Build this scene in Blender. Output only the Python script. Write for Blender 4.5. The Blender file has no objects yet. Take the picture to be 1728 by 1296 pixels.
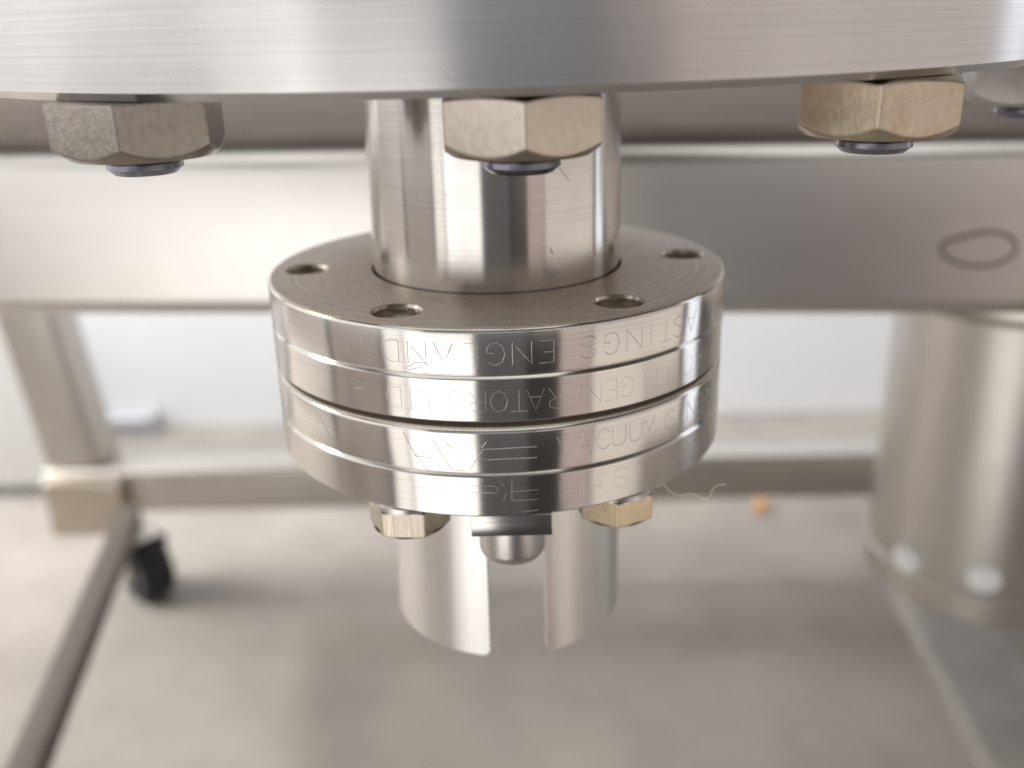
import bpy, bmesh, math, random
from mathutils import Vector, Matrix
random.seed(7)
sc = bpy.context.scene
C = sc.collection
R = math.radians
MM = 0.001
# ------------------------------------------------------------------ camera
F_PX, PITCH, ROLL, YAW = 1618.0, 0.3590, -0.0242, -0.0045
CAM = Vector((2.6, -147.1, 34.7)) * MM
_fw = Vector((math.sin(YAW)*math.cos(PITCH), math.cos(YAW)*math.cos(PITCH), -math.sin(PITCH)))
_rt = Vector((math.cos(YAW), -math.sin(YAW), 0))
_up = _rt.cross(_fw)
RT = _rt*math.cos(ROLL) + _up*math.sin(ROLL)
UP = -_rt*math.sin(ROLL) + _up*math.cos(ROLL)
cd = bpy.data.cameras.new('camera')
cam = bpy.data.objects.new('camera', cd); C.objects.link(cam)
m = Matrix((RT, UP, -_fw)).transposed().to_4x4(); m.translation = CAM
cam.matrix_world = m
cd.sensor_width = 36; cd.lens = F_PX/1728*36
cd.clip_start = 0.005; cd.clip_end = 50
cd.dof.use_dof = True; cd.dof.focus_distance = 0.1165; cd.dof.aperture_fstop = 14.2
sc.camera = cam
# ------------------------------------------------------------------ world and lamps
w = bpy.data.worlds.new('World'); sc.world = w; w.use_nodes = True
bg = w.node_tree.nodes['Background']
bg.inputs[0].default_value = (1.0, 0.94, 0.88, 1); bg.inputs[1].default_value = 0.04
def lamp(name, loc, target, sx, sy, radiance, col):
    l = bpy.data.lights.new(name, 'AREA'); l.shape = 'RECTANGLE'; l.size = sx; l.size_y = sy
    l.energy = radiance*math.pi*sx*sy; l.color = col
    o = bpy.data.objects.new(name, l); C.objects.link(o); o.location = loc
    o.rotation_euler = (Vector(target)-Vector(loc)).to_track_quat('-Z', 'Y').to_euler()
    return o
def az_lamp(name, a0, a1, dist, z0, z1, rad, col):
    a = R((a0+a1)/2); wd = 2*dist*math.tan(R(min(abs(a1-a0)/2, 45)))
    zc = (z0+z1)/2
    return lamp(name, (dist*math.sin(a), -dist*math.cos(a), zc), (0, 0, zc), wd, z1-z0, rad, col)
az_lamp('bright_floor_lamp', -42.6, -11, 0.95, -0.75, -0.055, 1.85, (1.0, 0.975, 0.955))
az_lamp('bright_floor_edge_lamp', -53, -44, 0.95, -0.75, -0.055, 1.30, (1.0, 0.955, 0.91))
az_lamp('left_window_lamp', -122, -34, 1.0, -0.075, 0.60, 1.12, (1.0, 0.98, 0.97))
az_lamp('cool_upper_lamp', -33, 15, 1.0, -0.04, 0.50, 0.36, (0.93, 0.95, 1.0))
az_lamp('warm_side_lamp', 45, 98, 1.0, -0.75, -0.07, 0.80, (1.0, 0.91, 0.82))
az_lamp('pink_side_lamp', 29, 44, 1.0, -0.75, -0.02, 0.50, (1.0, 0.80, 0.77))
az_lamp('warm_upper_lamp', 16, 104, 1.05, -0.05, 0.50, 0.55, (1.0, 0.91, 0.86))
az_lamp('dim_side_lamp', -84, -56, 1.0, -0.6, -0.10, 0.33, (1.0, 0.87, 0.78))
az_lamp('dim_rear_lamp', -124, -87, 1.0, -0.6, -0.10, 0.52, (1.0, 0.91, 0.84))
az_lamp('cool_strip_lamp', 102, 113, 1.0, -0.4, 0.45, 1.4, (0.86, 0.91, 1.0))
lamp('ceiling_lamp', (-0.35, -0.55, 1.6), (-0.35, -0.55, 0), 2.6, 1.9, 1.1, (1.0, 0.98, 0.95))
fl = lamp('left_floor_fill_lamp', (-1.40, 0.42, 0.30), (-0.58, 0.45, -0.39), 0.8, 0.8, 2.3, (1.0, 0.985, 0.97)); fl.data.spread = R(48)  # added fill with a narrow spread, brightens the floor at far left
az_lamp('dim_front_lamp', -10.4, 13, 1.0, -0.75, -0.10, 0.07, (0.97, 0.95, 1.0))
ww = lamp('wall_fill_lamp', (-0.15, 0.64, 0.62), (-0.15, 0.64+.6, 0.62-.8), 1.7, 0.25, 7.5, (0.97, 0.985, 1.0)); ww.data.spread = R(100)  # added fill above the view, brightens the wall and floor behind the stand
vs = sc.view_settings
vs.view_transform = 'Standard'; vs.look = 'None'; vs.gamma = 1; vs.exposure = 0.22
try: vs.use_curve_mapping = False
except Exception: pass
# ------------------------------------------------------------------ pixel helpers (photo pixel -> direction; distance from the surface touched)
def ray(px, py): return (_fw + RT*((px-864)/F_PX) + UP*((648-py)/F_PX))
def on_z(px, py, z):
    d = ray(px, py); return CAM + d*((z-CAM.z)/d.z)
def on_y(px, py, y):
    d = ray(px, py); return CAM + d*((y-CAM.y)/d.y)
def on_cyl(px, py, r):
    d = ray(px, py); a = d.x**2+d.y**2; b = 2*(CAM.x*d.x+CAM.y*d.y); c = CAM.x**2+CAM.y**2-r*r
    D = b*b-4*a*c
    if D < 0: D = 0
    return CAM + d*((-b-math.sqrt(D))/(2*a))
def px_x(p):
    v = Vector(p)-CAM; return 864+F_PX*v.dot(RT)/v.dot(_fw)
def ang_at(px, r, z):   # angle (from -Y toward +X) on a cylinder of radius r whose point at height z shows at column px
    lo, hi = -1.30, 1.30
    for _ in range(50):
        mid = (lo+hi)/2
        if px_x((r*math.sin(mid), -r*math.cos(mid), z)) < px: lo = mid
        else: hi = mid
    return lo
# ------------------------------------------------------------------ materials
def nodes(name):
    mt = bpy.data.materials.new(name); mt.use_nodes = True
    nt = mt.node_tree; b = nt.nodes['Principled BSDF']
    return mt, nt, b
def nn(nt, t, **kw):
    n = nt.nodes.new(t)
    for k, v in kw.items(): setattr(n, k, v)
    return n
def mapped_noise(nt, scale3, scale, detail=3, rough=.55, coord='Object'):
    tc = nn(nt, 'ShaderNodeTexCoord'); mp = nn(nt, 'ShaderNodeMapping'); mp.inputs['Scale'].default_value = scale3
    nt.links.new(tc.outputs[coord], mp.inputs[0])
    n = nn(nt, 'ShaderNodeTexNoise'); n.inputs['Scale'].default_value = scale
    n.inputs['Detail'].default_value = detail; n.inputs['Roughness'].default_value = rough
    nt.links.new(mp.outputs[0], n.inputs['Vector']); return n
def ramp(nt, src, stops):
    r = nn(nt, 'ShaderNodeValToRGB'); e = r.color_ramp.elements
    while len(e) < len(stops): e.new(.5)
    for i, (p, c) in enumerate(stops):
        e[i].position = p; e[i].color = (*c, 1) if len(c) == 3 else c
    nt.links.new(src, r.inputs[0]); return r
def g(v): return (v, v, v)
def mixc(nt, mode, fac, a, b):
    mx = nn(nt, 'ShaderNodeMix', data_type='RGBA', blend_type=mode)
    for s, v in ((mx.inputs[0], fac), (mx.inputs[6], a), (mx.inputs[7], b)):
        if hasattr(v, 'is_linked') or hasattr(v, 'links'): nt.links.new(v, s)
        elif isinstance(v, tuple): s.default_value = (*v, 1) if len(v) == 3 else v
        else: s.default_value = v
    return mx.outputs[2]
def steel(name, col, rough, line=(25, 25, 5000), bump=.0000045, var=.12, speck=.0, blotch=None, dust=0.0, aniso=0.0, tan='Z', lowvar=.10, edge=0.0):
    """turned / brushed metal: fine lines along one axis, slight tone and gloss variation, optional stains and dust specks"""
    mt, nt, b = nodes(name)
    b.inputs['Metallic'].default_value = 1
    ln = mapped_noise(nt, line, 1.0, 4, .7)
    lo = mapped_noise(nt, (1, 1, 1), 90, 4, .6)
    c1 = ramp(nt, ln.outputs[0], [(.30, tuple(x*(1-var) for x in col)), (.70, tuple(min(1, x*(1+var*.6)) for x in col))])
    c2 = ramp(nt, lo.outputs[0], [(.3, g(1-lowvar)), (.7, g(1.0))])
    out = mixc(nt, 'MULTIPLY', 1.0, c1.outputs[0], c2.outputs[0])
    rr = ramp(nt, lo.outputs[0], [(.25, g(rough*(1+lowvar*1.5))), (.75, g(rough*(1-lowvar*1.5)))])
    rough_out = rr.outputs[0]
    if blotch:
        bn = mapped_noise(nt, (1, 1, 1), blotch[1], 6, .65)
        br = ramp(nt, bn.outputs[0], [(blotch[2], g(0)), (blotch[3], g(1))])
        out = mixc(nt, 'MIX', br.outputs[0], out, blotch[0])
    if speck:
        sn = mapped_noise(nt, (1, 1, 1), 5200, 1, .5)
        sr = ramp(nt, sn.outputs[0], [(.70, g(0)), (.76, g(speck))])
        out = mixc(nt, 'MIX', sr.outputs[0], out, (.86, .82, .76))
        inv = mapped_noise(nt, (1.3, 1, 1), 3900, 1, .5)
        ir = ramp(nt, inv.outputs[0], [(.71, g(0)), (.77, g(speck))])
        out = mixc(nt, 'MIX', ir.outputs[0], out, (.16, .13, .11))
    nt.links.new(out, b.inputs['Base Color'])
    nt.links.new(rough_out, b.inputs['Roughness'])
    bp = nn(nt, 'ShaderNodeBump'); bp.inputs['Strength'].default_value = 1; bp.inputs['Distance'].default_value = bump
    nt.links.new(ln.outputs[0], bp.inputs['Height']); nt.links.new(bp.outputs[0], b.inputs['Normal'])
    if edge:
        bv = nn(nt, 'ShaderNodeBevel'); bv.samples = 6; bv.inputs['Radius'].default_value = edge
        nt.links.new(bv.outputs[0], bp.inputs['Normal'])
    if aniso:
        tg = nn(nt, 'ShaderNodeTangent', direction_type='RADIAL', axis=tan)
        b.inputs['Anisotropic'].default_value = aniso; b.inputs['Anisotropic Rotation'].default_value = .25
        nt.links.new(tg.outputs[0], b.inputs['Tangent'])
    if dust: b.inputs['Metallic'].default_value = 1-dust
    return mt
SS = (.66, .63, .60)
M = {}
M['tube'] = steel('turned_tube_steel', SS, .18, (22, 22, 8000), .0000024, .10, .5, aniso=.85)
M['rim'] = steel('polished_flange_rim', (.70, .67, .635), .165, (14, 14, 7000), .0000020, .10, .16, aniso=.85)
M['disc'] = steel('lathe_turned_disc_rim', (.66, .64, .63), .28, (2, 2, 3600), .000012, .15, .0, aniso=.8, lowvar=.05)
M['brushed'] = steel('brushed_beam_steel', (.71, .68, .65), .34, (10, 10, 2600), .000004, .09, .0, lowvar=.02)
M['brushed_dull'] = steel('dull_frame_steel', (.54, .51, .47), .42, (700, 700, 40), .000006, .10, .0, lowvar=.04)
M['satin'] = steel('satin_steel', (.84, .815, .79), .33, (900, 900, 60), .0000012, .05, .0, aniso=.7, lowvar=.03)
M['pin'] = steel('bead_blasted_steel', (.68, .65, .63), .33, (2600, 2600, 2600), .000022, .16, .0)
M['block'] = steel('ground_block_steel', (.62, .60, .58), .22, (40, 40, 5200), .000005, .25, .1)
M['thread'] = steel('dark_thread_steel', (.26, .26, .31), .26, (200, 200, 2000), .000004, .2)
M['hole'] = steel('tapped_hole_steel', (.62, .57, .50), .24, (400, 400, 400), .00001, .2)
M['nut'] = steel('worn_plated_nut', (.60, .535, .46), .23, (1500, 1500, 700), .000014, .10, .0, ((.50, .41, .31), 260, .50, .85), edge=.0005, lowvar=.12)
M['nut_yellow'] = steel('yellowed_plated_nut', (.62, .54, .42), .25, (1700, 1700, 900), .000018, .12, .0, ((.47, .35, .21), 330, .50, .80), edge=.0005, lowvar=.12)
M['nut_dark'] = steel('rough_grey_nut', (.36, .33, .295), .22, (700, 2200, 900), .00004, .16, .0, ((.34, .28, .22), 260, .50, .80), edge=.0005, lowvar=.12)
M['bolt'] = steel('yellowed_bolt_head', (.66, .545, .385), .27, (2600, 2600, 300), .000008, .14, .0, ((.46, .34, .20), 700, .55, .85), edge=.00025)
M['bolt_grey'] = steel('scored_bolt_head', (.56, .49, .40), .25, (3600, 3600, 60), .000024, .34, .0, ((.34, .27, .19), 600, .58, .85), edge=.00025)
M['rail_dark'] = steel('dark_dull_rail', (.19, .17, .15), .62, (700, 700, 40), .000006, .10, .0, lowvar=.04)
M['nut_far'] = steel('grey_plated_nut', (.60, .58, .56), .30, (1500, 1500, 700), .000014, .12, .0, ((.38, .36, .34), 260, .50, .80), edge=.0005)
M['column'] = steel('blurred_port_steel', (.56, .53, .49), .36, (700, 700, 40), .000006, .08, .0, lowvar=.04)
M['washer'] = steel('washer_steel', (.70, .67, .64), .34, (1500, 1500, 1500), .000012, .12, .2)
M['engrave'] = steel('engraved_stroke', (.66, .63, .60), .50, (900, 900, 900), .000004, .1)
M['copper'] = steel('copper_gasket', (.60, .24, .13), .38, (30, 30, 2000), .000004, .1)

def flange_face():
    mt, nt, b = nodes('dusty_turned_face')
    b.inputs['Metallic'].default_value = .50
    tc = nn(nt, 'ShaderNodeTexCoord'); sx = nn(nt, 'ShaderNodeSeparateXYZ'); nt.links.new(tc.outputs['Object'], sx.inputs[0])
    cb = nn(nt, 'ShaderNodeCombineXYZ'); nt.links.new(sx.outputs[0], cb.inputs[0]); nt.links.new(sx.outputs[1], cb.inputs[1])
    ln = nn(nt, 'ShaderNodeVectorMath', operation='LENGTH'); nt.links.new(cb.outputs[0], ln.inputs[0])
    # concentric turning marks
    r1 = nn(nt, 'ShaderNodeTexNoise', noise_dimensions='1D'); r1.inputs['Scale'].default_value = 2600; r1.inputs['Detail'].default_value = 3
    nt.links.new(ln.outputs['Value'], r1.inputs['W'])
    r2 = nn(nt, 'ShaderNodeTexNoise', noise_dimensions='1D'); r2.inputs['Scale'].default_value = 2300; r2.inputs['Detail'].default_value = 2
    nt.links.new(ln.outputs['Value'], r2.inputs['W'])
    base = ramp(nt, r1.outputs[0], [(.3, (.57, .49, .405)), (.7, (.76, .67, .57))])
    band = ramp(nt, r2.outputs[0], [(.50, g(0)), (.62, g(.42))])
    patch = mapped_noise(nt, (1, 1, 1), 75, 4, .6)
    pr = ramp(nt, patch.outputs[0], [(.38, g(.15)), (.52, g(1))])
    bm_ = nn(nt, 'ShaderNodeMath', operation='MULTIPLY'); nt.links.new(band.outputs[0], bm_.inputs[0]); nt.links.new(pr.outputs[0], bm_.inputs[1])
    out = mixc(nt, 'MIX', bm_.outputs[0], base.outputs[0], (.36, .28, .205))
    # brown film that has gathered around the tube
    mr = nn(nt, 'ShaderNodeMapRange'); mr.inputs[1].default_value = .0195; mr.inputs[2].default_value = .0290; mr.inputs[3].default_value = .95; mr.inputs[4].default_value = 0
    nt.links.new(ln.outputs['Value'], mr.inputs[0])
    bn = mapped_noise(nt, (1, 1, 1), 260, 5, .65)
    brr = ramp(nt, bn.outputs[0], [(.35, g(.45)), (.65, g(1))])
    f = nn(nt, 'ShaderNodeMath', operation='MULTIPLY'); nt.links.new(mr.outputs[0], f.inputs[0]); nt.links.new(brr.outputs[0], f.inputs[1])
    out = mixc(nt, 'MIX', f.outputs[0], out, (.40, .26, .135))
    # dust
    for sc_, lo_, hi_, col in ((2700, .58, .66, (.80, .74, .66)), (2300, .66, .74, (.16, .13, .11)), (3600, .58, .65, (.66, .60, .52))):
        dn = mapped_noise(nt, (1, 1, 1), sc_, 1, .5); dr = ramp(nt, dn.outputs[0], [(lo_, g(0)), (hi_, g(.7))])
        out = mixc(nt, 'MIX', dr.outputs[0], out, col)
    nt.links.new(out, b.inputs['Base Color'])
    b.inputs['Roughness'].default_value = .40
    bp = nn(nt, 'ShaderNodeBump'); bp.inputs['Distance'].default_value = .000012
    nt.links.new(r1.outputs[0], bp.inputs['Height'])
    dn = mapped_noise(nt, (1, 1, 1), 3800, 2, .6)
    bp2 = nn(nt, 'ShaderNodeBump'); bp2.inputs['Distance'].default_value = .00003
    nt.links.new(dn.outputs[0], bp2.inputs['Height']); nt.links.new(bp.outputs[0], bp2.inputs['Normal'])
    nt.links.new(bp2.outputs[0], b.inputs['Normal'])
    return mt
M['face'] = flange_face()
def matte(name, col, rough=.7, var=.08, scale=30, bump=0.0, spec=.3):
    mt, nt, b = nodes(name)
    n = mapped_noise(nt, (1, 1, 1), scale, 6, .6)
    r = ramp(nt, n.outputs[0], [(.3, tuple(x*(1-var) for x in col)), (.7, tuple(min(1, x*(1+var)) for x in col))])
    nt.links.new(r.outputs[0], b.inputs['Base Color']); b.inputs['Roughness'].default_value = rough
    b.inputs['Specular IOR Level'].default_value = spec
    if bump:
        bp = nn(nt, 'ShaderNodeBump'); bp.inputs['Distance'].default_value = bump
        nt.links.new(n.outputs[0], bp.inputs['Height']); nt.links.new(bp.outputs[0], b.inputs['Normal'])
    return mt
M['floor'] = matte('concrete_floor', (.275, .250, .222), .75, .16, 11, .0004)
M['wall'] = matte('white_wall_paint', (.74, .745, .76), .8, .02, 6)
M['white'] = matte('white_board_and_glint', (.83, .83, .83), .7, .02, 12)
M['rubber'] = matte('black_rubber', (.018, .018, .022), .5, .2, 60)
M['hub'] = matte('grey_plastic_hub', (.33, .31, .31), .5, .08, 60)
M['deck'] = matte('brown_dulled_plate', (.21, .18, .158), .95, .15, 40, 0.0, .02)
M['rail_grey'] = matte('grey_rail_finish', (.34, .32, .295), .75, .10, 40)
M['ink'] = matte('black_marker_ink', (.012, .012, .012), .5, .3, 300)
M['orange'] = matte('orange_plastic', (.62, .34, .15), .45, .05, 60)
M['fibre'] = matte('pale_lint', (.92, .89, .82), .6, .1, 900)
M['hair'] = matte('dark_hair', (.06, .04, .03), .5, .1, 900)
M['grey'] = matte('pale_grey_plastic', (.42, .42, .44), .6, .04, 40)
# ------------------------------------------------------------------ mesh helpers
def finish(name, bm, mat, parent=None, loc=None, smooth=30):
    bmesh.ops.recalc_face_normals(bm, faces=bm.faces[:])
    me = bpy.data.meshes.new(name); bm.to_mesh(me); bm.free()
    if smooth:
        me.shade_smooth(); me.set_sharp_from_angle(angle=R(smooth))
    mats = mat if isinstance(mat, (list, tuple)) else [mat]
    for k in mats: me.materials.append(M[k])
    o = bpy.data.objects.new(name, me); C.objects.link(o)
    if loc is not None: o.location = loc
    if parent is not None: o.parent = parent
    return o
def thing(name, label, cat, loc=(0, 0, 0), group=None):
    o = bpy.data.objects.new(name, None); C.objects.link(o); o.location = loc
    o.empty_display_size = .01
    return tag(o, label, cat, group)
def tag(o, label, cat, group=None):
    o['label'] = label; o['category'] = cat
    if group: o['group'] = group
    return o
def lathe(bm, prof, seg=128, c=(0, 0), close=True, mat_of=None):
    """prof: (radius, z) list in metres; closed loop of a ring or a solid whose ends sit at r=0"""
    rings = []
    for r, z in prof:
        if r < 1e-9: rings.append([bm.verts.new((c[0], c[1], z))])
        else: rings.append([bm.verts.new((c[0]+r*math.cos(2*math.pi*k/seg), c[1]+r*math.sin(2*math.pi*k/seg), z)) for k in range(seg)])
    n = len(rings)
    for i in range(n if close else n-1):
        a, b = rings[i], rings[(i+1) % n]
        if len(a) == 1 and len(b) == 1: continue
        for k in range(seg):
            k2 = (k+1) % seg
            if len(a) == 1: f = bm.faces.new((a[0], b[k], b[k2]))
            elif len(b) == 1: f = bm.faces.new((a[k], b[0], a[k2]))
            else: f = bm.faces.new((a[k], b[k], b[k2], a[k2]))
            if mat_of: f.material_index = mat_of(i)
    return bm
def box(bm, lo, hi, bev=0.0, seg=2):
    vs_ = bmesh.ops.create_cube(bm, size=1)['verts']
    lo, hi = Vector(lo), Vector(hi)
    for v in vs_: v.co = Vector(((lo.x+hi.x)/2+v.co.x*(hi.x-lo.x), (lo.y+hi.y)/2+v.co.y*(hi.y-lo.y), (lo.z+hi.z)/2+v.co.z*(hi.z-lo.z)))
    if bev:
        es = list({e for v in vs_ for e in v.link_edges})
        bmesh.ops.bevel(bm, geom=es, offset=bev, segments=seg, profile=.5, affect='EDGES')
    return bm
def hexbody(bm, af, h, chamf=.5, bore=0.0, rot=0.0, both=True, seg=96, slope=.55, tslope=None):
    if tslope is None: tslope = slope
    """hex prism with the curved chamfer of a real nut; z from 0 (top) down to -h"""
    outer_t, outer_b, it, ib = [], [], [], []
    rc = af/2*(1+chamf*.02)
    for k in range(seg):
        a = 2*math.pi*k/seg
        t = (a % (math.pi/3)) - math.pi/6
        r = af/2/math.cos(t)
        dz = max(0, r-rc)*slope
        ca, sa = math.cos(a+rot), math.sin(a+rot)
        outer_t.append(bm.verts.new((r*ca, r*sa, -(max(0, r-rc)*tslope if both else 0))))
        outer_b.append(bm.verts.new((r*ca, r*sa, -h+dz)))
        it.append(bm.verts.new((rc*.985*ca, rc*.985*sa, 0))); ib.append(bm.verts.new((rc*.985*ca, rc*.985*sa, -h)))
    if bore:
        bt = [bm.verts.new((bore*math.cos(2*math.pi*k/seg+rot), bore*math.sin(2*math.pi*k/seg+rot), 0)) for k in range(seg)]
        bb = [bm.verts.new((v.co.x, v.co.y, -h)) for v in bt]
    for k in range(seg):
        j = (k+1) % seg
        bm.faces.new((outer_t[k], outer_t[j], outer_b[j], outer_b[k]))
        bm.faces.new((it[k], it[j], outer_t[j], outer_t[k])); bm.faces.new((outer_b[k], outer_b[j], ib[j], ib[k]))
        if bore:
            bm.faces.new((bt[k], bt[j], it[j], it[k])); bm.faces.new((ib[k], ib[j], bb[j], bb[k])); bm.faces.new((bb[k], bb[j], bt[j], bt[k]))
    if not bore: bm.faces.new(it); bm.faces.new(ib)
    return bm
def tube_path(bm, pts, r, sides=5, closed=False):
    pts = [Vector(p) for p in pts]; n = len(pts); rings = []
    for i, p in enumerate(pts):
        if closed: t = pts[(i+1) % n]-pts[i-1]
        else: t = pts[min(i+1, n-1)]-pts[max(i-1, 0)]
        if t.length < 1e-12: t = Vector((0, 0, 1))
        t.normalize(); u = t.cross(Vector((.31, -.87, .38))); u.normalize(); v = t.cross(u)
        rings.append([bm.verts.new(p+(u*math.cos(2*math.pi*k/sides)+v*math.sin(2*math.pi*k/sides))*r) for k in range(sides)])
    for i in range(n if closed else n-1):
        a, b = rings[i], rings[(i+1) % n]
        for k in range(sides): bm.faces.new((a[k], a[(k+1) % sides], b[(k+1) % sides], b[k]))
    if not closed: bm.faces.new(rings[0]); bm.faces.new(rings[-1])
    return bm
def cut(o, cutters):
    for cme in cutters:
        co = bpy.data.objects.new('cutter', cme); C.objects.link(co)
        md = o.modifiers.new('b', 'BOOLEAN'); md.operation = 'DIFFERENCE'; md.solver = 'EXACT'; md.object = co; md.material_mode = 'TRANSFER'
        bpy.context.view_layer.update()
        dg = bpy.context.evaluated_depsgraph_get()
        me = bpy.data.meshes.new_from_object(o.evaluated_get(dg))
        o.modifiers.clear(); o.data = me
        bpy.data.objects.remove(co)
    o.data.shade_smooth(); o.data.set_sharp_from_angle(angle=R(28))
def mesh_of(bm, mats=()):
    bmesh.ops.recalc_face_normals(bm, faces=bm.faces[:])
    me = bpy.data.meshes.new('c'); bm.to_mesh(me); bm.free()
    for k in mats: me.materials.append(M[k])
    return me
# ================================================================== the setting
FLOOR = CAM.z - .428
bm = bmesh.new(); box(bm, (-1.6, -.25, FLOOR-.02), (1.6, .90, FLOOR))
o = finish('floor', bm, 'floor', smooth=0); o['kind'] = 'structure'
WALLY = on_z(864, 708, FLOOR).y
bm = bmesh.new(); box(bm, (-1.6, WALLY, FLOOR+.001), (1.6, WALLY+.03, .9))
o = finish('wall', bm, 'wall', smooth=0)
tag(o, 'plain white painted wall behind the steel stand', 'wall')
# ------------------------------------------------------------------ stand
BY = CAM.y + .286                      # front of the beam
BT = on_y(864, 247, BY).z; BB = on_y(864, 537, BY).z
stand = thing('equipment_stand', 'brushed stainless steel stand of square tube with a wide front beam', 'stand', (0, BY, FLOOR))
BROT = R(-4.7)
def brot(bm):
    for v in bm.verts:
        x, y = v.co.x, v.co.y-BY; v.co.x = x*math.cos(BROT)-y*math.sin(BROT); v.co.y = BY+x*math.sin(BROT)+y*math.cos(BROT)
    return bm
def spart(name, bm, mat, parent=None, smooth=30):
    """part of the stand, built in world space"""
    o = finish(name, bm, mat, smooth=smooth); o.parent = parent or stand
    base = Vector((0, BY, FLOOR))
    for v in o.data.vertices: v.co -= base
    return o
def sbox(name, lo, hi, mat, bev=.003, parent=None, seg=4):
    bm = bmesh.new(); box(bm, lo, hi, bev, seg); return spart(name, bm, mat, parent)
bm = bmesh.new(); box(bm, (-.40, BY, BB), (.42, BY+.05, BT), .0065, 6); beam = spart('front_beam', brot(bm), 'brushed')
bm = bmesh.new(); box(bm, (-.34, BY+.0075, BT+.0002), (.42, BY+.40, BT+.0036), .0008); spart('deck_plate', brot(bm), 'deck')  # unseen rear of the plate is lengthened to shade the floor
# hand-drawn oval on the beam
bm = bmesh.new(); pts = []
for k in range(72):
    a = 2*math.pi*k/72
    px = 1651 + 63*math.cos(a)*(1+.05*math.sin(2*a)); py = 420 - 28*math.sin(a) - 3*math.sin(2*a+.4) + 2*math.cos(3*a)
    d = ray(px, py); nb = Vector((math.sin(BROT), -math.cos(BROT), 0)); p = CAM + d*((Vector((0, BY, 0))-CAM).dot(nb)/d.dot(nb)); pts.append(p)
tube_path(bm, pts, .00046, 6, True)
for v in bm.verts:      # flatten the stroke onto the beam face
    q = (v.co-Vector((0, BY, 0))).dot(nb); v.co += nb*(.00003+q*.08-q)
spart('marker_oval', bm, 'ink', beam)
# left leg
lw = .040
LY = CAM.y + .644
l0 = on_y(38, 650, LY).x
RT_Z = CAM.z-.302
bm = bmesh.new(); box(bm, (l0, LY, RT_Z), (l0+lw, LY+lw, BB-.002), .004, 4)
for v in bm.verts: v.co.x -= .12*(v.co.z-(CAM.z-.27))
spart('leg', bm, 'brushed_dull')
sbox('lower_crossbar', (l0, LY-.002, RT_Z-.036), (.55, LY+.036, RT_Z), 'brushed_dull', .004)
def slanted(name, pa, pb, wd, h, mat, side, bev=.004):
    """square tube whose top edge nearest the camera's axis runs pa -> pb; body lies on `side` of it"""
    pa, pb = Vector(pa), Vector(pb); d = pb-pa; L = d.length; d.normalize(); n = Vector((0, 0, 1)).cross(d).normalized()*side
    bm = bmesh.new(); box(bm, (0, 0, -h), (L, wd, 0), bev, 4)
    for v in bm.verts: v.co = pa + d*v.co.x + n*v.co.y + Vector((0, 0, v.co.z))
    return spart(name, bm, mat)
zr = RT_Z-.006
pa = on_z(198, 860, zr); pb = on_z(7, 1296, zr); dd = (pb-pa)
slanted('side_rail', pa-dd*.02, pb+dd*.5, .014, .014, 'rail_dark', 1, .0006)
pa = on_z(1560, 1080, zr); pb = on_z(1624, 1200, zr); dd = (pb-pa)
slanted('side_rail', pa-dd*1.5, pb+dd*2.0, .046, .016, 'rail_grey', 1)
# corner foot under the leg
sbox('foot_bracket', (l0+.004, LY-.012, RT_Z-.050), (l0+.062, LY-.0025, RT_Z-.004), 'nut', .003)
# caster
def caster(px, py, turn):
    c = on_z(px, py, FLOOR)
    ce = bpy.data.objects.new('caster', None); C.objects.link(ce); ce.parent = stand
    ce.location = Vector((c.x, c.y, 0)) - Vector((0, BY, 0)); ce.rotation_euler = (0, 0, turn); ce.empty_display_size = .01
    rr = .0255
    def mk(name, bm, mat):
        o = finish(name, bm, mat); o.parent = ce; return o
    bm = bmesh.new()
    lathe(bm, [(rr*.62, -.013), (rr*.93, -.013), (rr, -.009), (rr, .009), (rr*.93, .013), (rr*.62, .013)], 48)
    for v in bm.verts: v.co = Vector((v.co.z, v.co.x, v.co.y+rr))
    mk('tyre', bm, 'rubber')
    bm = bmesh.new()
    lathe(bm, [(0, -.0105), (rr*.25, -.0105), (rr*.3, -.006), (rr*.615, -.006), (rr*.615, .006), (rr*.3, .006), (rr*.25, .0105), (0, .0105)], 40, close=False)
    for v in bm.verts: v.co = Vector((v.co.z, v.co.x, v.co.y+rr))
    mk('hub', bm, 'hub')
    bm = bmesh.new()
    for s in (-1, 1): box(bm, (s*.0165-.001, -.008, rr-.006), (s*.0165+.001, .014, .053), .0006)
    box(bm, (-.0175, -.010, .0532), (.0175, .022, .056), .0008)
    mk('fork', bm, 'brushed_dull')
    bm = bmesh.new(); lathe(bm, [(0, .0562), (.007, .0562), (.007, .078), (0, .078)], 24, close=False)
    for v in bm.verts: v.co.y += .010
    mk('stem', bm, 'brushed_dull')
    return ce
caster(255, 1003, R(45))
# ------------------------------------------------------------------ second port column, right, out of focus
CX = on_y(1663, 900, CAM.y+.395); cxy = (CX.x, CAM.y+.395)
cb_ = CAM.z-.247
col = thing('port_column', 'blurred cylindrical steel port with bright screw heads hanging below the beam', 'port', (cxy[0], cxy[1], cb_))
def cpart(name, prof, mat, seg=96, par=None):
    bm = bmesh.new(); lathe(bm, prof, seg); return finish(name, bm, mat, par or col)
rb = .0515
cpart('body', [(.001, .016), (rb, .016), (rb, .1345), (.001, .1345)], 'column')
cpart('base_flange', [(.001, 0), (rb-.001, 0), (rb+.0012, .002), (rb+.0012, .0140), (rb+.0002, .0155), (.001, .0155)], 'column')
cpart('top_collar', [(.001, .1350), (rb+.006, .1350), (rb+.010, .1390), (rb+.010, .1520), (.001, .1520)], 'column')
cpart('upper_body', [(.001, .1525), (rb-.004, .1525), (rb-.004, .2060), (.001, .2060)], 'column')
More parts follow.
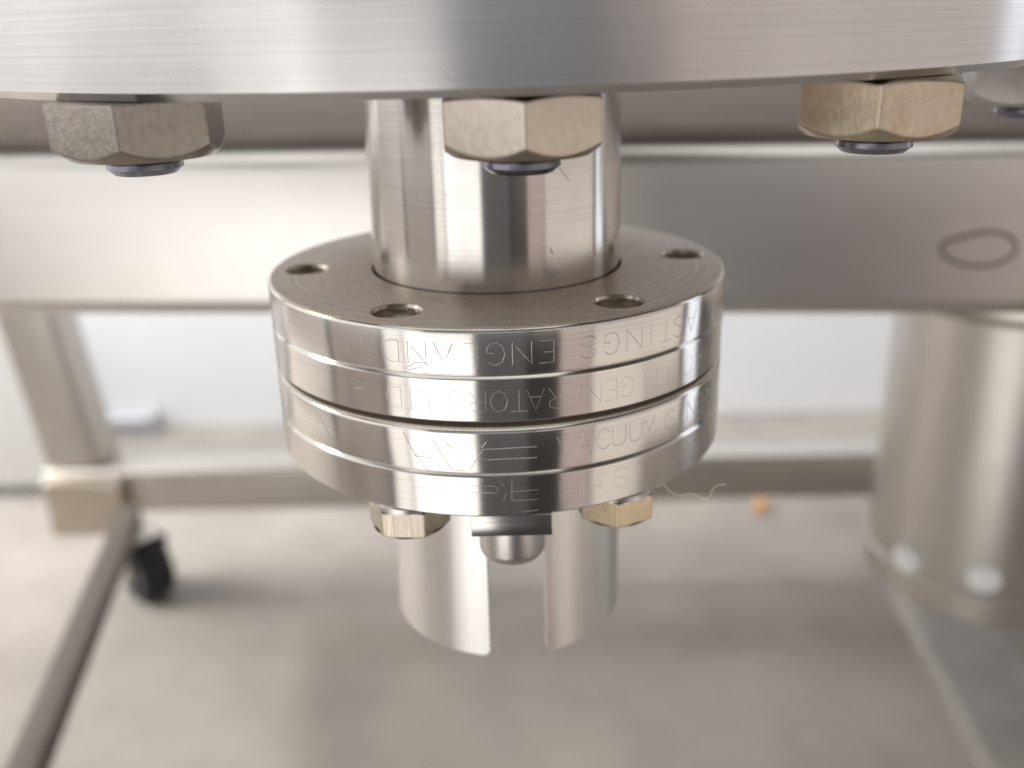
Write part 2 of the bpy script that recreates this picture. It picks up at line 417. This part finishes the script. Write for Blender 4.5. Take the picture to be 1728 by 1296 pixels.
for k, (px, py) in enumerate(((1532, 942), (1661, 975))):
    d = ray(px, py); base = Vector((cxy[0], cxy[1], 0))
    # where the ray meets the side of the body
    ox, oy = CAM.x-cxy[0], CAM.y-cxy[1]; rr_ = rb
    a_ = d.x**2+d.y**2; b_ = 2*(ox*d.x+oy*d.y); c_ = ox*ox+oy*oy-rr_**2; D_ = max(0, b_*b_-4*a_*c_)
    p = CAM+d*((-b_-math.sqrt(D_))/(2*a_))
    nrm = Vector((p.x-cxy[0], p.y-cxy[1], 0)).normalized()
    bm = bmesh.new(); lathe(bm, [(0, -.002), (.0066, -.002), (.0066, .0012), (.0055, .0030), (.003, .0040), (0, .0042)], 40, close=False)
    q = nrm.to_track_quat('Z', 'Y').to_matrix()
    for v in bm.verts: v.co = q @ v.co + p - Vector((cxy[0], cxy[1], cb_))
    finish('screw_head', bm, 'white', col, smooth=50)  # white colour paints in the glint of polished heads
# ------------------------------------------------------------------ far blurred things
p = on_z(95, 838, FLOOR)
wb = thing('white_cabinet', 'plain white cabinet side standing behind the stand leg', 'cabinet', (p.x-.35, p.y, FLOOR))
bm = bmesh.new(); box(bm, (-.35, 0.0, .012), (.35, .09, .26), .004, 3); finish('carcass', bm, 'white', wb)
bm = bmesh.new(); box(bm, (-.345, .008, 0), (.345, .085, .0118), .001); finish('plinth', bm, 'grey', wb)
p0 = on_z(186, 722, FLOOR); 
bm = bmesh.new(); box(bm, (0, -.02, 0), (.058, .0, .020), .003, 3); box(bm, (.054, -.024, 0), (.064, .0, .026), .003, 3)
o = finish('trunking_end', bm, 'grey', loc=(p0.x, WALLY-.001, FLOOR+.0005)); tag(o, 'small pale grey trunking end low on the white wall beside the leg', 'trunking')
p1 = on_z(1283, 862, FLOOR)
bm = bmesh.new(); lathe(bm, [(0, 0), (.0062, 0), (.007, .002), (.007, .007), (.005, .0105), (0, .012)], 32, close=False)
o = finish('orange_cap', bm, 'orange', loc=(p1.x, p1.y, FLOOR+.0002)); tag(o, 'small round orange cap lying on the floor by the crossbar', 'cap')
# ================================================================== large disc above
TILT = R(.35); DZ = CAM.z - .0067; DR = .092; DC = (.0024, CAM.y+.0977+DR)
bm = bmesh.new()
lathe(bm, [(.0, DZ), (DR-.0009, DZ), (DR, DZ+.0009), (DR, DZ+.040), (DR-.001, DZ+.041), (0, DZ+.041)], 360, close=False)
o = finish('base_disc', bm, 'disc')
for v in o.data.vertices: v.co -= Vector((DC[0]*0, 0, DZ))
o.location = (DC[0], DC[1], DZ); o.rotation_euler = (0, -TILT, 0)
tag(o, 'large round steel base plate with finely turned rim above the nuts', 'disc')
NH = .0066
def stud_nut(px, D, phi, af, mat, label, slabel, len_, ts=.3):
    c = on_y(px, 215, CAM.y+D); x, y = c.x, c.y
    bm = bmesh.new(); hexbody(bm, af, NH, -3.0, .0050, -math.pi/2+phi, True, 96, .85, ts)
    o = finish('hex_nut', bm, mat, loc=(x, y, DZ-.0001+x*math.tan(TILT)), smooth=18); tag(o, label, 'nut', 'nuts under the base plate')
    bm = bmesh.new(); prof = [(0, .0)]; prof.append((.0047, 0)); z = -.0008
    while z > -(len_-.0009): prof += [(.0050, z), (.0043, z-.0005)]; z -= .0010
    prof += [(.0044, -(len_-.0007)), (.0036, -len_), (0, -len_-.0001)]
    lathe(bm, prof, 64, close=False)
    s = finish('threaded_stud', bm, 'thread', loc=(x, y, DZ-.0001+x*math.tan(TILT)), smooth=50); tag(s, slabel, 'stud', 'studs through the nuts')
stud_nut(236, .1165, R(6), .0176, 'nut_dark', 'rough grey hex nut with dark facets under the pale end of the plate', 'dark stud end poking out of the rough grey nut', 0.0086, .05)
stud_nut(879, .1085, R(2), .0168, 'nut', 'pale tan hex nut in front of the steel tube', 'dark stud end under the nut in front of the tube', 0.0086)
stud_nut(1477, .1165, R(-18.5), .0172, 'nut_yellow', 'yellowish blotched hex nut beside the blurred grey nut', 'dark stud end poking out of the yellowish nut', 0.0086)
stud_nut(1727, .150, R(-14), .0174, 'nut_far', 'blurred grey hex nut partly hidden beyond the yellowish nut', 'dark stud end under the blurred grey nut', 0.0085, .05)
# ================================================================== tube
bm = bmesh.new()
lathe(bm, [(.0175, -.0040), (.01905, -.0040), (.01905, DZ-.0003), (.0175, DZ-.0003)], 192)
o = finish('steel_tube', bm, 'tube'); tag(o, 'brushed steel tube rising from the flange to the base plate', 'tube')
# stray hair and a nick on the tube
bm = bmesh.new(); tube_path(bm, [on_cyl(x, y, .01912) for x, y in ((938, 276), (945, 284), (952, 293), (957, 300), (961, 306))], .00002, 5)
o2 = finish('stray_hair', bm, 'hair', smooth=0, loc=(0, 0, 0)); tag(o2, 'short dark hair stuck to the tube under the middle nut', 'hair')
bm = bmesh.new(); tube_path(bm, [on_cyl(x, y, .01906) for x, y in ((928, 418), (930, 423), (933, 429))], .00006, 5)
finish('nick', bm, 'hair', o, smooth=0)
# ================================================================== flanges
FR = .035
HOLES = [R(-25.9+60*k) for k in range(6)]
def hole_mesh(z0, z1, r, mats):
    out = []
    for a in HOLES:
        bm = bmesh.new(); x, y = .02935*math.sin(a), -.02935*math.cos(a)
        prof = [(0, z0), (r+.0002, z0)]
        n = int((z0-z1)/.0009); z = z0-.0007
        prof = [(0, z0), (r, z0)]
        for i in range(n): prof += [(r, z), (r+.0002, z-.00045)]; z -= .0009
        prof += [(r, z1), (0, z1)]
        lathe(bm, prof, 40, (x, y), close=False, mat_of=lambda i: 0)
        out.append(mesh_of(bm, mats))
    return out
def flange(name, ztop, label, bolt_r, bore, mats, notch=None, depth=None):
    t = thing(name, label, 'flange', (0, 0, ztop-.0127))
    H = .0127; c = .00045; cc = .0005; gz = H*.5
    prof = [(bore, 0), (bore, H), (FR-cc*1.1, H), (FR-cc*.45, H-cc*.45), (FR-cc*.12, H-cc*1.0), (FR, H-cc*1.5), (FR, gz+.00028), (FR-.00020, gz+.00014), (FR-.00036, gz+.00008), (FR-.00036, gz+.00002), (FR-.00007, gz-.00034), (FR+.00002, gz-.00050),
            (FR+.00002, c*.8), (FR-c*.8, 0)]
    mi = {1: 1, 2: 1}
    bm = bmesh.new(); lathe(bm, prof, 256, mat_of=lambda i: mi.get(i, 0))
    b = finish('ring_body', bm, mats, t, smooth=28)
    cs = hole_mesh(H+.001, -.001, bolt_r, ['hole'])
    if notch is not None:
        bm = bmesh.new(); box(bm, (-.0009, -.004, H-.0011), (.0009, .004, H+.002)); 
        for v in bm.verts:
            p = Matrix.Rotation(notch, 3, 'Z') @ (v.co + Vector((0, -FR, 0))); v.co = p
        cs.append(mesh_of(bm, ['thread']))
    cut(b, cs)
    return t, b
up_f, up_b = flange('upper_flange', 0.0, 'upper steel ring flange with dusty drilled top face around the tube', .0033, .0194, ['rim', 'face'])
lo_f, lo_b = flange('lower_flange', -.01345, 'lower steel ring flange carrying the engraved emblem and bolt heads below', .0034, .0165, ['rim', 'face'], notch=ang_at(507, FR, -.0136))
bm = bmesh.new(); lathe(bm, [(.0185, -.01342), (.0248, -.01342), (.0248, -.01273), (.0185, -.01273)], 160)
o = finish('copper_gasket', bm, 'copper'); tag(o, 'thin copper gasket in the dark gap between the two flanges', 'gasket')
# ------------------------------------------------------------------ engraving
FONT = {
 'A': [[(0, 0), (.5, 1), (1, 0)], [(.2, .36), (.8, .36)]], 'C': [[(.95, .8), (.75, .97), (.5, 1), (.2, .88), (.03, .5), (.2, .12), (.5, 0), (.75, .03), (.95, .2)]],
 'D': [[(0, 0), (0, 1), (.5, 1), (.85, .82), (1, .5), (.85, .18), (.5, 0), (0, 0)]], 'E': [[(.95, 1), (0, 1), (0, 0), (.95, 0)], [(0, .52), (.7, .52)]],
 'G': [[(.95, .82), (.75, .97), (.5, 1), (.2, .88), (.03, .5), (.2, .12), (.5, 0), (.8, .05), (.97, .25), (.97, .45), (.6, .45)]],
 'H': [[(0, 0), (0, 1)], [(1, 0), (1, 1)], [(0, .5), (1, .5)]], 'I': [[(.5, 0), (.5, 1)]], 'L': [[(0, 1), (0, 0), (.85, 0)]],
 'M': [[(0, 0), (.08, 1), (.5, .3), (.92, 1), (1, 0)]], 'N': [[(0, 0), (0, 1), (1, 0), (1, 1)]],
 'O': [[(.5, 1), (.2, .9), (.03, .6), (.03, .4), (.2, .1), (.5, 0), (.8, .1), (.97, .4), (.97, .6), (.8, .9), (.5, 1)]],
 'R': [[(0, 0), (0, 1), (.6, 1), (.9, .88), (.9, .64), (.6, .52), (0, .52)], [(.5, .52), (.95, 0)]],
 'S': [[(.92, .85), (.7, .98), (.4, 1), (.12, .88), (.1, .66), (.35, .54), (.65, .46), (.92, .34), (.88, .12), (.6, 0), (.3, .02), (.05, .17)]],
 'T': [[(.5, 0), (.5, 1)], [(0, 1), (1, 1)]], 'U': [[(0, 1), (0, .3), (.15, .07), (.5, 0), (.85, .07), (1, .3), (1, 1)]], 'V': [[(0, 1), (.5, 0), (1, 1)]]}
SR = .00006
def stroke(bm, pts2):
    """pts2: (angle, z); laid along the rim"""
    P = []
    for i in range(len(pts2)-1):
        (a0, z0), (a1, z1) = pts2[i], pts2[i+1]
        n = max(1, int(abs(a1-a0)*FR/.0006))
        for k in range(n): t = k/n; P.append((a0+(a1-a0)*t, z0+(z1-z0)*t))
    P.append(pts2[-1])
    r = FR-.00002
    tube_path(bm, [Vector((r*math.sin(a), -r*math.cos(a), z)) for a, z in P], SR, 5)
def letters(bm, items, zc, h, wd, flip):
    for ch, px in items:
        a = ang_at(px, FR, zc)
        for st in FONT[ch]:
            pts = []
            for u, v in st:
                x, y = (u-.5)*wd*(.8 if ch in 'EL' else 1), (v-.5)*h
                if flip: x, y = -x, -y
                pts.append((a+x/FR, zc+y))
            stroke(bm, pts)
bm = bmesh.new()
letters(bm, list(zip('NDNALGNESGNITSA', (598, 658, 703, 748, 793, 837, 881, 922, 993, 1033, 1071, 1099, 1124, 1146, 1167))), -.0034, .0029, .0024, True)
letters(bm, list(zip('ADTLSROTAREN', (605, 664, 693, 713, 768, 805, 842, 876, 904, 939, 971, 1001))), -.0097, .0028, .0022, True)
letters(bm, list(zip('EGMUUCAV', (1031, 1059, 1098, 1118, 1139, 1162, 1179, 1191))), -.0097, .0028, .0022, True)
for v in bm.verts: v.co.z += .0127
finish('engraved_lettering', bm, 'engrave', up_b, smooth=60)
bm = bmesh.new()
letters(bm, list(zip('VACUUM', (953, 985, 1018, 1045, 1073, 1096))), -.01645, .0028, .0021, False)
letters(bm, list(zip('GENER', (1130, 1150, 1166, 1179, 1190))), -.01645, .0028, .0021, False)
letters(bm, list(zip('HASTINGS', (960, 1006, 1048, 1086, 1108, 1132, 1154, 1172))), -.02265, .0028, .0025, False)
def pxs(pts):
    out = []
    for x, y in pts:
        p = on_cyl(x, y, FR); out.append((math.atan2(p.x, -p.y), p.z))
    return out
c3 = lambda L: [(440+x/4.114, 600+y/4.114) for x, y in L]
c4 = lambda L: [(820+x/4.114, 600+y/4.114) for x, y in L]
EMB = [c3([(1190, 580), (1330, 795), (1450, 795), (1500, 720), (1560, 720)])+c4([(0, 724), (180, 716), (355, 708)]),
       c3([(1290, 600), (1330, 655)]), c3([(1385, 730), (1455, 612)]), c3([(1520, 685), (1548, 650)])+c4([(0, 652), (180, 642), (355, 632)]),
       c3([(1535, 640), (1565, 600)]), c3([(1065, 695), (1190, 708)]), c3([(990, 530), (1060, 670), (1160, 790)]), c3([(1365, 945), (1368, 900), (1400, 872), (1450, 872)]),
       c3([(1440, 950), (1418, 935), (1424, 912), (1450, 904), (1620, 906)])+c4([(60, 905), (85, 925), (82, 945), (60, 955)])+c3([(1600, 952), (1440, 950)]),
       c3([(1060, 910), (1180, 918), (1290, 925)]), c3([(1075, 985), (1200, 996), (1320, 1005)]), c3([(1100, 1055), (1240, 1072)]),
       c4([(180, 945), (365, 930)]), c4([(180, 1007), (360, 997)]), c4([(180, 872), (180, 1007)]), c4([(250, 1085), (365, 1072)]), c4([(85, 872), (105, 885), (130, 908)]), c4([(135, 955), (132, 995), (112, 1012)]),
       c3([(390, 395), (440, 480), (480, 580)])]
for e in EMB: stroke(bm, pxs(e))
zlo = -.01345-.0127
for v in bm.verts: v.co.z -= zlo
finish('engraved_emblem', bm, 'engrave', lo_b, smooth=60)
# small scratch mark on the upper ring
bm = bmesh.new()
for e in ([(682, 622), (700, 612), (718, 612)], [(690, 624), (708, 620), (720, 613)]): stroke(bm, pxs(e))
for v in bm.verts: v.co.z += .0127
finish('scratch', bm, 'engrave', up_b, smooth=60)
# ------------------------------------------------------------------ bolts under the lower flange
ZB = zlo
def bolt(a, rot, mat, label):
    x, y = .02935*math.sin(a), -.02935*math.cos(a)
    t = thing('hex_bolt', label, 'bolt', (x, y, ZB-.0001), 'bolts under the lower flange')
    bm = bmesh.new(); lathe(bm, [(.0031, 0), (.0052, 0), (.0054, -.0002), (.0054, -.0009), (.0031, -.0009)], 64); finish('washer', bm, 'washer', t)
    bm = bmesh.new(); hexbody(bm, .0099, .0038, 3.0, 0, rot-math.pi/2, True, 96, .45, .3); o = finish('head', bm, mat, t, smooth=18); o.location = (0, 0, -.00095)
    bm = bmesh.new(); prof = [(0, .0001), (.0028, .0001)]; z = .0005
    while z < .0205: prof += [(.00295, z), (.0027, z+.0004)]; z += .0008
    prof += [(.0022, .0212), (0, .0212)]
    lathe(bm, prof, 32, close=False); finish('shank', bm, 'thread', t, smooth=50)
bolt(HOLES[0], R(30-4), 'bolt_grey', 'scored greyish hex bolt below the engraved emblem side of the flange')
bolt(HOLES[1], R(-2), 'bolt', 'yellow plated hex bolt next to the lint fibre')
# ------------------------------------------------------------------ slotted sleeve
bm = bmesh.new()
ro, ri, z0 = .0193, .0180, ZB-.0001
sl = (math.asin(-.0029/ro), math.asin(.0063/ro))     # slot edges at the front
def shell(a0, a1, zb, n):
    rc = .0011; cols = []
    A = []
    for i in range(7): A.append(a0 + (rc/ro)*(i/6)*(1))
    for i in range(1, n): A.append(a0+rc/ro+(a1-a0-2*rc/ro)*i/n)
    for i in range(7): A.append(a1-rc/ro+(rc/ro)*(i/6))
    for a in A:
        d = min(a-a0, a1-a)*ro
        zz = zb if d >= rc else zb + rc - math.sqrt(max(0, rc*rc-(rc-d)**2))
        s, c = math.sin(a), -math.cos(a)
        cols.append([bm.verts.new((r*s, r*c, z)) for r, z in ((ro, z0), (ro, zz), (ri, zz), (ri, z0))])
    for p, q in zip(cols[:-1], cols[1:]):
        for k in range(4): bm.faces.new((p[k], p[(k+1) % 4], q[(k+1) % 4], q[k]))
    bm.faces.new(cols[0]); bm.faces.new(cols[-1])
shell(sl[1], sl[0]+2*math.pi, -.0595, 150)
for v in bm.verts: v.co.z -= -.0595
o = finish('slotted_sleeve', bm, 'satin', loc=(.0004, 0, -.0595), smooth=35); tag(o, 'thin satin steel sleeve with a front slot hanging below the flange', 'sleeve')
# ------------------------------------------------------------------ pin and its block
DP = .1185
pc = on_y(864, 880, CAM.y+DP)
t = thing('locating_pin', 'round ended steel pin under a flat block between the two bolts', 'pin', (pc.x, CAM.y+DP, ZB-.0003))
xl, xr = on_y(795, 885, CAM.y+DP-.005).x-pc.x, on_y(932, 885, CAM.y+DP-.005).x-pc.x
bm = bmesh.new(); box(bm, (xl, -.0050, -.0033), (xr, .0050, 0), .00015, 2); finish('block', bm, 'block', t)
bm = bmesh.new(); rp = .0046; prof = [(0, -.0033), (rp, -.0033), (rp, -.0072)]
for i in range(1, 9):
    a = math.pi/2*i/8; prof.append((rp-.0022+.0022*math.cos(a), -.0072-.0019*math.sin(a)))
prof.append((0, -.00911)); 
lathe(bm, prof, 64, ((xl+xr)/2, .0002), close=False); finish('pin_tip', bm, 'pin', t)
# ------------------------------------------------------------------ lint fibre
P = [(1108, 822), (1121, 818), (1127, 826), (1140, 834), (1152, 836), (1163, 833), (1176, 836), (1189, 842), (1199, 836), (1202, 826), (1212, 819), (1226, 817)]
yF = on_cyl(1121, 816, FR).y
bm = bmesh.new(); pts = []
base = [on_y(x, y, yF-.0003*math.sin(i*1.1)) for i, (x, y) in enumerate(P)]
for i in range(len(base)-1):
    a, b = base[i], base[i+1]; pr = base[max(0, i-1)]; nx = base[min(len(base)-1, i+2)]
    for k in range(5):
        s = k/5; pts.append(.5*((2*a)+(b-pr)*s+(2*pr-5*a+4*b-nx)*s*s+(3*a-pr-3*b+nx)*s**3))
pts.append(base[-1])
tube_path(bm, pts, .00005, 5); o = finish('lint_fibre', bm, 'fibre', smooth=60); tag(o, 'thin pale curly fibre clinging to the lower flange edge', 'fibre')
